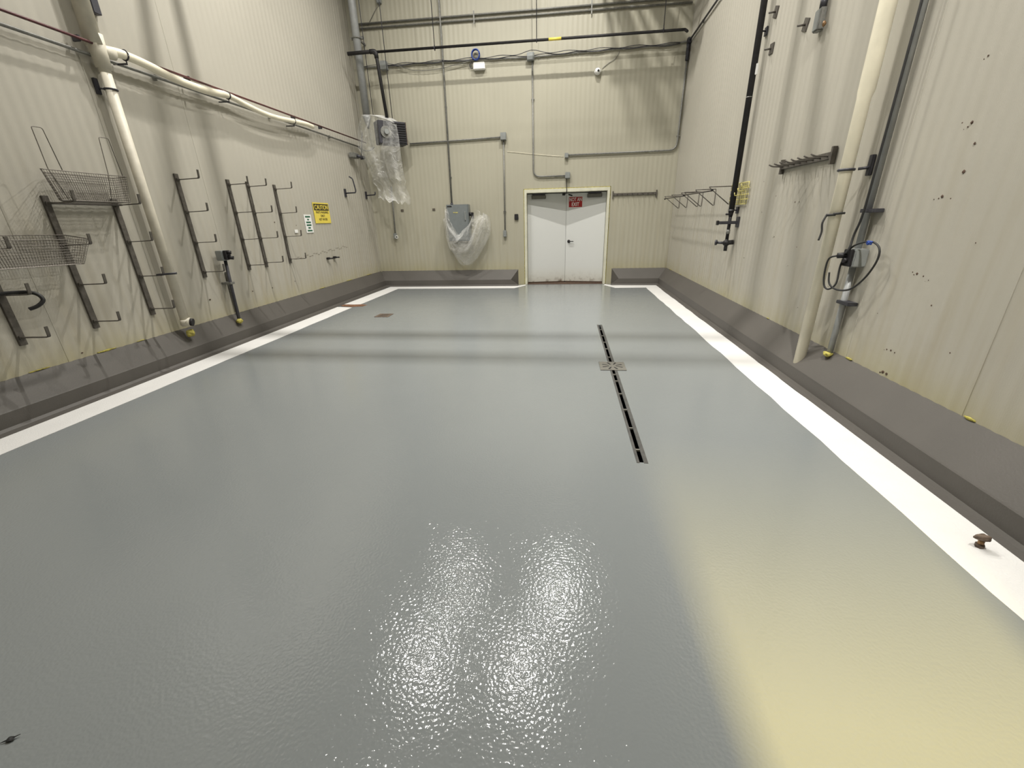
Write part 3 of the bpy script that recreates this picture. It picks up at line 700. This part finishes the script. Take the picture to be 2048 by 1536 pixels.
backbox('junction_box', 'grey junction box on the cable run beside the black drop pipe', (-4.02, 4.73), (.15, .12, .16))
g = backbox('junction_box', 'small grey box high on the back wall beside the hanger rods, trailing a thin wire', (-3.98, 5.87), (.09, .07, .12))
link('trailing_wire', MB().tube([(-3.98, YB-.03, 5.82), (-4.10, YB-.02, 5.70), (-4.30, YB-.02, 5.46)], .005, 6), 'galv', g)
# blue coil, white box
coil = MB()
for k in range(5): coil.tube(arc((-1.975, YB-.05-.012*k, 4.80), .082+.004*(k % 2), 0, 2*PI, (1, 0, 0), (0, 0, 1.12), 24), .011, 6)
tag(link('cable_coil', coil, 'blue', loc=(-1.975, YB, 4.8)), 'round coil of blue cable hanging above the white box', 'cable')
wbx = thing('access_point', 'small white box mounted below the blue cable coil', 'box', (-1.91, YB, 4.60))
link('body', MB().box((-2.035, YB-.10, 4.535), (-1.785, YB-.004, 4.665), .012), 'white', wbx)
link('lead', MB().tube(spline([(-2.04, YB-.04, 4.58), (-2.10, YB-.03, 4.58), (-2.12, YB-.03, 4.64), (-2.06, YB-.03, 4.70)], 5), .007, 6), 'darkgrey', wbx)
# dome camera
dc = thing('dome_camera', 'white round security camera high on the back wall', 'camera', (.59, YB, 4.37))
g = MB(); g.tube([(.59, YB-.004, 4.37), (.59, YB-.06, 4.37)], [.062, .066], 22); g.ball((.59, YB-.07, 4.365), .058)
link('housing', g, 'white', dc)
g = MB(); g.ball((.60, YB-.118, 4.362), .022)
link('lens', g, 'black', dc)
link('lead', MB().tube(spline([(.68, YB-.012, 4.42), (.80, YB-.012, 4.50), (.95, YB-.012, 4.58), (1.02, YB-.015, 4.70)], 6), .005, 6), 'galv', dc)
# reader, plates
cr_ = thing('card_reader', 'small black card reader on the wall left of the door frame', 'card reader', (-1.18, YB, 1.59))
link('body', MB().box((-1.225, YB-.035, 1.525), (-1.135, YB-.003, 1.655), .006), 'black', cr_)
for x, lb in ((-4.0, 'small brown plate on the back wall below the hanging plastic'), (-3.20, 'small brown plate on the back wall left of the grey cabinet')):
    tag(link('blank_plate', MB().box((x-.035, YB-.012, 1.785), (x+.035, YB-.003, 1.835), .002), 'brown', loc=(x, YB, 1.8)), lb, 'plate', 'brown plates on the back wall')
sc = thing('conduit_drop', 'short conduit ending in an outlet below the hanging plastic sheet', 'outlet', (-4.26, YB, 1.2))
link('run', MB().tube([(-4.20, YB-.03, 2.35), (-4.24, YB-.03, 1.28)], .016, 10), 'galv', sc)
link('outlet_box', MB().box((-4.285, YB-.06, 1.16), (-4.205, YB-.003, 1.29), .006), 'box', sc)
link('ring_hook', MB().tube(arc((-4.20, YB-.07, 1.20), .035, 0, 2*PI, (1, 0, 0), (0, 0, 1), 14), .007, 6), 'white', sc)
# thin wires on the wall, right of the junction box
g = MB(); g.tube(spline([(-1.36, YB-.01, 2.98), (-.9, YB-.01, 2.92), (-.4, YB-.01, 2.86), (-.08, YB-.01, 2.83)], 8), .0035, 5)
tag(link('thin_wire', g, 'pvc', loc=(-.9, YB, 2.9)), 'thin pale wire crossing the back wall above the door', 'wire')
g = MB(); g.tube(spline([(-.005, YB-.04, 2.38), (-.005, YB-.035, 2.28), (-.0, YB-.045, 2.17), (.0, YB-.045, 2.10), (-.02, YB+.02, 2.06), (-.06, YB+.1, 2.05)], 5), .008, 6)
g.box((-.10, YB+.05, 2.03), (-.03, YB+.12, 2.075), .006); g.obox((.09, YB+.08, 2.035), (.10, .03, .03), Matrix.Rotation(.3, 3, 'Y'), .004)
tag(link('door_sensor_cable', g, 'black', loc=(0, YB, 2.2)), 'dark cable dropping from the box over the door head to its sensors', 'cable')
# sign on the right leaf
sg = thing('not_an_exit_sign', 'red sign with white words on the right door leaf', 'sign', leaf_matrix(1) @ Vector((-.715, -.006, 1.89)))
def lx(mb): mb.bm.transform(leaf_matrix(1)); return mb
link('board', lx(MB().box((-.875, -.005, 1.775), (-.555, -.001, 2.0))), 'sred', sg)
link('edging', lx(MB().box((-.883, -.003, 1.767), (-.547, -.0005, 2.008))), 'white', sg)
for tx, z, w in (('NOT AN', 1.943, .29), ('EXIT', 1.838, .175)):
    link('lettering', lx(text_mesh(tx, .080, w, AX_BACK, (-.715, -.0075, z), .008)), 'white', sg)
# hook rail right of the door
hr = thing('hook_rail', 'narrow steel hook rail on the back wall right of the door', 'hook rail', (1.54, YB, 2.0))
link('rail', MB().box((1.07, YB-.03, 1.985), (2.01, YB-.004, 2.035), .003), 'steel', hr)
for x in (1.055, 2.02): link('end_plate', MB().box((x-.012, YB-.035, 1.93), (x+.012, YB-.003, 2.08), .002), 'steel', hr)
for i in range(8):
    x = 1.15+i*.113
    link('hook', MB().tube([(x, YB-.02, 2.01), (x, YB-.11, 2.015)], .007, 6), 'steel', hr)

# electrical cabinet and bag
ec = thing('electrical_cabinet', 'grey steel electrical cabinet on the back wall, half wrapped in plastic', 'cabinet', (-2.56, YB, 1.05))
link('body', MB().box((-2.83, YB-.22, 1.08), (-2.30, YB-.004, 1.90), .008), 'panel', ec)
link('door', MB().box((-2.815, YB-.245, 1.10), (-2.315, YB-.222, 1.885), .006), 'panel', ec)
link('maker_plate', MB().box((-2.80, YB-.249, 1.845), (-2.69, YB-.246, 1.872)), 'dark', ec, label='small dark plate')
g = MB(); g.box((-2.66, YB-.249, 1.715), (-2.62, YB-.246, 1.735)); g.box((-2.61, YB-.249, 1.71), (-2.55, YB-.246, 1.735))
link('label_strip', g, 'ywire', ec)
link('latch', MB().box((-2.385, YB-.27, 1.55), (-2.36, YB-.246, 1.75), .004), 'box', ec)
g = MB(); g.tube([(-2.30, YB-.12, 1.68), (-2.235, YB-.12, 1.68)], .04, 12); g.box((-2.25, YB-.16, 1.58), (-2.20, YB-.08, 1.72), .008)
link('disconnect_switch', g, 'black', ec)
link('gland', MB().tube([(-2.735, YB-.03, 1.90), (-2.735, YB-.03, 1.94)], .03, 12), 'darkgrey', ec)
inner = [(-2.81, 1.83), (-2.74, 1.50), (-2.60, 1.25), (-2.42, 1.34), (-2.24, 1.55), (-2.13, 1.72), (-2.04, 1.75)]
outer = [(-2.88, 1.60), (-2.84, 1.05), (-2.70, .73), (-2.42, .50), (-2.10, .76), (-1.84, 1.18), (-1.82, 1.62)]
def pl_at(P, t):
    Q = spline([(p[0], 0, p[1]) for p in P], 8); k = t*(len(Q)-1); i = min(len(Q)-2, int(k)); return Q[i].lerp(Q[i+1], k-i)
rb = random.Random(11)
def bag(u, v):
    a, b = pl_at(inner, u), pl_at(outer, u); p = a.lerp(b, v)
    y = YB-.28-.17*math.sin(PI*v)*math.sin(PI*min(1, u*1.05))**.7
    y += .022*math.sin(v*11+u*7)+.020*math.sin(u*19-v*9)+.008*math.sin(u*31+v*17)
    p.x += .015*math.sin(v*17+u*13); p.z += .015*math.sin(u*29+v*5)
    return (p.x, y, p.z)
bgm = MB(); bgm.grid(bag, 90, 50)
bgm.grid(lambda u, v: (lambda p: (p.x+.01*math.sin(v*20), YB-.10-.12*math.sin(PI*v)+.02*math.sin(u*25+v*10), p.z+.012*math.sin(u*19)))(pl_at(inner, u).lerp(pl_at(outer, u), .35+.65*v)), 50, 20)
bgm.grid(lambda u, v: (lambda a, b: (a.x*(1-v)+b.x*v, YB-.27-.02*math.sin(v*9+u*20)-.02*v, a.z*(1-v)+b.z*v))(Vector((-2.85+.05*u, 0, 1.90-.3*u)), Vector((-2.86+.30*u, 0, 1.12+.12*u))), 20, 20)
tag(link('plastic_bag', bgm, 'plastic_b', loc=(-2.4, YB-.3, 1.2)), 'crumpled clear plastic bag slung round the front of the grey cabinet', 'plastic bag')

# ------------------------------------------------------------------ right wall
bp = thing('black_pipe', 'thick black vertical pipe on the right wall ending in a valve', 'pipe', (2.31, 6.66, 1.1))
px_, py_ = 2.31, 6.66
link('riser', MB().tube([(px_, py_, 1.56), (px_, py_, ZT-.01)], .037, 18), 'black', bp)
link('lower_pipe', MB().tube([(px_, py_, 1.57), (px_, py_, 1.20)], .022, 14), 'black', bp)
link('reducer', MB().tube([(px_, py_, 1.60), (px_, py_, 1.50)], [.041, .024], 16), 'black', bp)
link('side_plug', MB().tube([(px_, py_, 1.535), (px_-.07, py_-.02, 1.535)], .014, 10), 'black', bp)
link('silver_union', MB().tube([(px_, py_, 1.275), (px_, py_, 1.33)], .028, 8), 'galv', bp, label='bare steel union')
link('joint_ring', MB().tube([(px_, py_, 2.925), (px_, py_, 2.935)], .0385, 18), 'galv', bp)
link('tag', MB().obox((px_+.026, py_-.028, 3.22), (.03, .03, .12), Matrix.Identity(3), .004), 'white', bp, label='small white tag')
v = MB(); v.ball((px_, py_, 1.15), .05, (1, 1, .9)); v.tube([(px_, py_, 1.20), (px_, py_, 1.04)], .024, 12); v.tube([(px_-.01, py_, 1.15), (px_+.09, py_-.02, 1.16)], .032, 12)
vv = link('valve', v, 'black', bp)
h = MB(); h.tube([(px_-.03, py_, 1.15), (px_-.12, py_+.05, 1.155)], .018, 10); h.tube([(px_-.115, py_+.045, 1.155), (px_-.135, py_+.056, 1.155)], .038, 14)
link('handwheel', h, 'darkgrey', vv)
for z in (3.62, 1.585):
    g = MB(); g.box((XR-.02, py_-.0, z-.045), (XR-.003, py_+.07, z+.045), .003); g.tube([(XR-.01, py_+.03, z), (px_+.02, py_+.01, z)], .009, 8)
    link('pipe_clip', g, 'darkgrey', bp)
cb_ = thing('support_arm', 'horizontal dark steel arm crossing the black pipe above the valve', 'bracket', (XR, 6.61, 1.42))
link('arm', MB().box((XR-.27, 6.59, 1.405), (XR-.004, 6.63, 1.445), .004), 'darkgrey', cb_)
link('plate', MB().box((XR-.018, 6.56, 1.36), (XR-.003, 6.66, 1.50), .003), 'darkgrey', cb_)
link('end_cap', MB().box((XR-.29, 6.58, 1.395), (XR-.265, 6.64, 1.455), .004), 'black', cb_)

# wire bracket racks
def bracket_rack(ys, rod, label):
    t = thing('bracket_rack', label, 'wall rack', (XR, rod[0], 1.86), 'triangular bracket racks on the right wall')
    link('front_rod', MB().tube([(2.11, rod[0], 1.862), (2.11, rod[1], 1.872)], .012, 8), 'steel', t)
    for y, e in ((rod[0], -.004), (rod[1], .004)): link('rod_cap', MB().tube([(2.11, y+e, 1.867), (2.11, y-e*3, 1.867)], .017, 8), 'black', t)
    for y in ys:
        b = link('bracket', MB().tube([(XR-.01, y, 1.915), (XR-.01, y, 1.675), (XR-.024, y, 1.675), (2.09, y, 1.905), (2.085, y, 1.915), (XR-.01, y, 1.915)], .0062, 6), 'steel', t)
    return t
bracket_rack((10.05, 9.42, 8.66), (8.56, 10.12), 'farther row of triangular wire brackets with a rod, near the back corner')
rk = bracket_rack((8.44, 7.75, 7.05), (6.98, 8.52), 'nearer row of triangular wire brackets with a rod, beside the black pipe')
yr = thing('wire_rack', 'small yellow wire rack on the right wall behind the black pipe', 'wire rack', (XR, 6.7, 1.66))
g = MB(); g.tube([(XR-.02, 6.40, 1.66), (XR-.02, 7.0, 1.66), (XR-.02, 7.0, 1.93), (XR-.02, 6.40, 1.93)], .0075, 6, closed=True)
link('frame', g, 'ywire', yr)
g = MB()
for i in range(1, 9): g.tube([(XR-.02, 6.40+i*.067, 1.66), (XR-.02, 6.40+i*.067, 1.93)], .0055, 5)
for z in (1.72, 1.78, 1.86): g.tube([(XR-.02, 6.36, z), (XR-.02, 7.04, z)], .0065, 5)
link('mesh', g, 'ywire', yr)
for i, y in enumerate((6.42, 6.52, 6.62)):
    link('hook', MB().tube(bent([(XR-.02, y, 1.88-.05*i), (XR-.10, y, 1.87-.05*i), (XR-.11, y, 1.91-.05*i)], .01), .006, 6), 'ywire', yr)

# peg rail
pr = thing('peg_rail', 'dark steel rail of eight long pegs on the right wall beside the cream pipe', 'hook rail', (XR, 5.05, 2.0))
link('rail', MB().box((XR-.035, 4.58, 1.985), (XR-.006, 5.53, 2.045), .003), 'steel', pr)
for y in (4.57, 5.53): link('end_plate', MB().box((XR-.045, y-.014, 1.94), (XR-.004, y+.014, 2.085), .002), 'steel', pr)
for i in range(8):
    y = 4.63+i*.122
    link('peg', MB().tube(bent([(XR-.03, y, 2.01), (XR-.15, y, 2.018), (XR-.185, y, 2.035)], .02), .0075, 8), 'steel', pr)

# cream pipe
cp = thing('drain_pipe', 'thick cream plastic pipe standing on the right curb', 'pipe', (2.285, 4.14, .2))
link('riser', MB().tube([(2.283, 4.14, .17), (2.279, 4.12, 2.35), (2.278, 4.11, 2.40), (2.27, 4.08, ZT-.01)], [.047, .047, .055, .055], 26), 'pvc', cp)
g = MB(); g.tube(arc((2.280, 4.125, 1.855), .053, 0, 2*PI, (1, 0, 0), (0, 1, 0), 22), .011, 6); g.box((XR-.028, 4.0, 1.80), (XR-.003, 4.045, 1.95), .003); g.tube([(XR-.02, 4.02, 1.86), (2.33, 4.06, 1.855)], .012, 6)
link('pipe_clamp', g, 'darkgrey', cp)
st = MB(); st.tube(arc((2.280, 4.125, 1.515), .058, PI*.20, PI*1.35, (1, 0, .05), (0, 1, -.04), 16), .011, 6); st.tube(spline([(2.222, 4.14, 1.52), (2.195, 4.13, 1.45), (2.20, 4.12, 1.38), (2.185, 4.11, 1.31)], 5), .009, 6)
st.tube(arc((2.280, 4.125, 1.522), .058, -PI*.75, PI*.25, (1, 0, .05), (0, 1, -.04), 16), .010, 6)
tag(link('rubber_strap', st, 'rubber', loc=(2.25, 4.1, 1.5)), 'black strap looped round the cream pipe with a hanging tail', 'strap')

# conduit, cable and outlet
rc = thing('conduit', 'grey conduit rising from the right curb past the outlet box', 'conduit', (2.37, 3.87, .3))
link('run', MB().tube([(2.372, 3.87, .34), (2.372, 3.87, 1.12)], .024, 14), 'greypipe', rc)
link('upper_run', MB().tube([(2.372, 3.87, 1.24), (2.372, 3.88, ZT-.01)], .024, 14), 'greypipe', rc)
for z in (1.54, .82): link('clip', MB().box((2.33, 3.74, z-.014), (XR-.003, 3.90, z+.014), .003), 'darkgrey', rc)
link('foam_collar', MB().blob((2.36, 3.87, .352), .034, (1.1, 1.2, .6), .3, 16), 'foam', rc, label='yellow foam at the conduit foot')
ob_ = thing('outlet_box', 'grey outlet box with a black plug on the right wall conduit', 'outlet', (2.37, 3.84, 1.12))
link('body', MB().box((2.305, 3.775, 1.115), (XR-.003, 3.905, 1.255), .008), 'box', ob_)
link('faceplate', MB().box((2.290, 3.785, 1.120), (2.306, 3.900, 1.250), .004), 'black', ob_)
pg = MB(); pg.tube([(2.29, 3.86, 1.205), (2.235, 3.88, 1.20)], .022, 12); pg.tube([(2.29, 3.84, 1.165), (2.265, 3.84, 1.165)], .020, 12)
link('plug', pg, 'black', ob_)
cbm = MB()
cbm.tube(spline([(2.33, 3.80, ZT-.02), (2.315, 3.80, 5.0), (2.31, 3.80, 2.85), (2.31, 3.81, 1.9), (2.31, 3.82, 1.52), (2.30, 3.845, 1.36), (2.285, 3.83, 1.27), (2.27, 3.84, 1.22)], 8), .0085, 8)
tag(link('power_cable', cbm, 'rubber', loc=(2.31, 3.8, 1.3)), 'dark cable hanging beside the right wall conduit down to the outlet', 'cable')
lp = MB(); lp.tube(spline([(2.235, 3.88, 1.20), (2.205, 3.93, 1.17), (2.21, 3.95, 1.05), (2.22, 3.93, .95), (2.24, 3.89, .925), (2.27, 3.86, .98), (2.28, 3.88, 1.13), (2.30, 3.84, 1.26), (2.32, 3.74, 1.31), (2.33, 3.64, 1.315), (2.335, 3.565, 1.27), (2.335, 3.56, 1.18), (2.33, 3.63, 1.05), (2.31, 3.73, .95), (2.27, 3.83, .93), (2.24, 3.90, .97), (2.235, 3.93, 1.06)], 7), .0072, 8)
cl2 = thing('cable_loop', 'looped dark cable hanging from the outlet plug on the right wall', 'cable', (2.28, 3.8, .95))
link('cord', lp, 'rubber', cl2)
g = MB(); g.blob((2.322, 3.67, 1.31), .020, (.7, 1.4, .7), .5, 2)
link('blue_tape', g, 'blue', cl2, label='blue tape wrap')

# high brackets and box
for y, z, lb, rot in ((6.50, 3.74, 'upper small steel plate bracket right of the black pipe', .35), (5.66, 3.33, 'steel plate bracket high on the right wall, left of the grey box', .35), (6.45, 3.37, 'lower small steel plate bracket right of the black pipe', .1)):
    t = thing('plate_bracket', lb, 'bracket', (XR, y, z), 'small plate brackets high on the right wall')
    link('plate', MB().obox((XR-.006, y, z), (.008, .11, .11), Matrix.Rotation(rot, 3, 'X'), .002), 'steel', t)
    link('stud', MB().tube([(XR-.01, y, z), (XR-.085, y, z-.005)], .010, 8), 'steel', t)
wb_ = thing('weatherproof_box', 'grey box with a conduit on top, high on the right wall', 'junction box', (XR, 5.33, 3.2))
link('body', MB().box((XR-.06, 5.27, 3.16), (XR-.003, 5.37, 3.34), .008), 'galv', wb_)
link('conduit_stub', MB().tube([(XR-.03, 5.31, 3.34), (XR-.03, 5.31, ZT-.01)], .018, 10), 'galv', wb_)
link('gland', MB().tube([(XR-.03, 5.31, 3.34), (XR-.03, 5.31, 3.42)], .030, 10), 'darkgrey', wb_)
link('knob', MB().blob((XR-.03, 5.22, 3.19), .018, (1, 1, 1.2), .2, 4), 'brass', wb_)
link('cover', MB().box((XR-.066, 5.28, 3.17), (XR-.058, 5.36, 3.33), .003), 'box', wb_)
wall_run('conduit', 'dark conduit running along the top of the right wall from the corner', [(2.375, 10.55, 4.775), (2.375, 6.0, 4.80), (2.375, YR+.1, 4.82)], .016, 'darkgrey', [(2.385, 9.75, 4.78), (2.385, 8.2, 4.79)], clipdir=(.3, 0, .5))

# services above the view that throw the shadows seen on the walls and floor
g = thing('pipe_bank', 'bank of grey pipes hung under the ceiling before the back wall, above the view', 'pipe', (.9, 9.5, 6.3))
for x, z, r in ((.43, 6.3, .030), (.54, 6.3, .028), (.64, 6.28, .05), (.76, 6.33, .03), (.93, 6.3, .030), (1.06, 6.27, .06), (1.20, 6.33, .028), (1.34, 6.3, .04)):
    link('run', MB().tube([(x, 8.85, z), (x, YB-.02, z)], r, 12), 'greypipe', g)
for y in (9.15, 10.0): link('strut', MB().box((.35, y-.02, 6.19), (1.45, y+.02, 6.23)), 'galv', g)
for x in (.36, 1.44):
    for y in (9.15, 10.0): link('hanger_rod', MB().tube([(x, y, 6.2), (x, y, ZT)], .01, 6), 'darkgrey', g)
for y, lb in ((5.726, 'nearer of two pipes crossing the room high above the view'), (5.937, 'farther of two pipes crossing the room high above the view')):
    t = thing('overhead_pipe', lb, 'pipe', (XL, y, 6.0), 'overhead pipes crossing the room')
    link('run', MB().tube([(XL+.01, y, 6.0), (XR-.01, y, 6.0)], .036, 14), 'greypipe', t)

# ------------------------------------------------------------------ light
def area(name, loc, size, power, col, rot=(0, 0, 0), spread=180, shape='RECTANGLE'):
    l = bpy.data.lights.new(name, 'AREA'); l.shape = shape; l.size = size[0]; l.size_y = size[1]; l.energy = power; l.color = col
    l.spread = math.radians(spread)
    o = bpy.data.objects.new(name, l); COL.objects.link(o); o.location = loc; o.rotation_euler = rot; return o
HB = (1.0, .965, .90)
for x, y, p in [(-2.9, 6.0, 170), (-.8, 6.0, 165), (-2.6, 8.1, 70), (.0, 8.1, 195), (-2.9, 3.0, 50), (.6, 3.0, 75)]:
    area('high_bay_lamp', (x, y, 7.6), (.14, .09), p, HB, spread=150)
area('tilted_lamp', (1.0, .3, 7.6), (.14, .09), 82, HB, Vector((1.3, 3.4, -6.3)).to_track_quat('-Z', 'Y').to_euler(), spread=75)
area('warm_lamp', (.70, -3.4, 4.6), (.12, .6), 1100, (1.0, .77, .26), (math.radians(55), 0, 0))

w = bpy.data.worlds.new('World'); S.world = w; w.use_nodes = True
w.node_tree.nodes['Background'].inputs[0].default_value = (1, .97, .9, 1)
w.node_tree.nodes['Background'].inputs[1].default_value = .02

# ------------------------------------------------------------------ camera
cam = bpy.data.cameras.new('Camera'); co = bpy.data.objects.new('Camera', cam); COL.objects.link(co)
cam.sensor_fit = 'HORIZONTAL'; cam.sensor_width = 36; cam.lens = 829.338/2048*36; cam.clip_start = .05; cam.clip_end = 60
p, y, r = .378713579, -.130408220, .0269907179
cp_, sp, cy, sy, cr2, sr = math.cos(p), math.sin(p), math.cos(y), math.sin(y), math.cos(r), math.sin(r)
fwd = Vector((sy*cp_, cy*cp_, -sp)); right = Vector((cy, -sy, 0)); down = fwd.cross(right)
r2 = right*cr2+down*sr; d2 = down*cr2-right*sr
m3 = Matrix((r2, -d2, -fwd)).transposed()
co.matrix_world = Matrix.Translation((0, 0, 1.55)) @ m3.to_4x4()
S.camera = co
S.view_settings.view_transform = 'Standard'; S.view_settings.look = 'None'
S.view_settings.gamma = 1; S.view_settings.use_curve_mapping = False
S.view_settings.exposure = 0.0
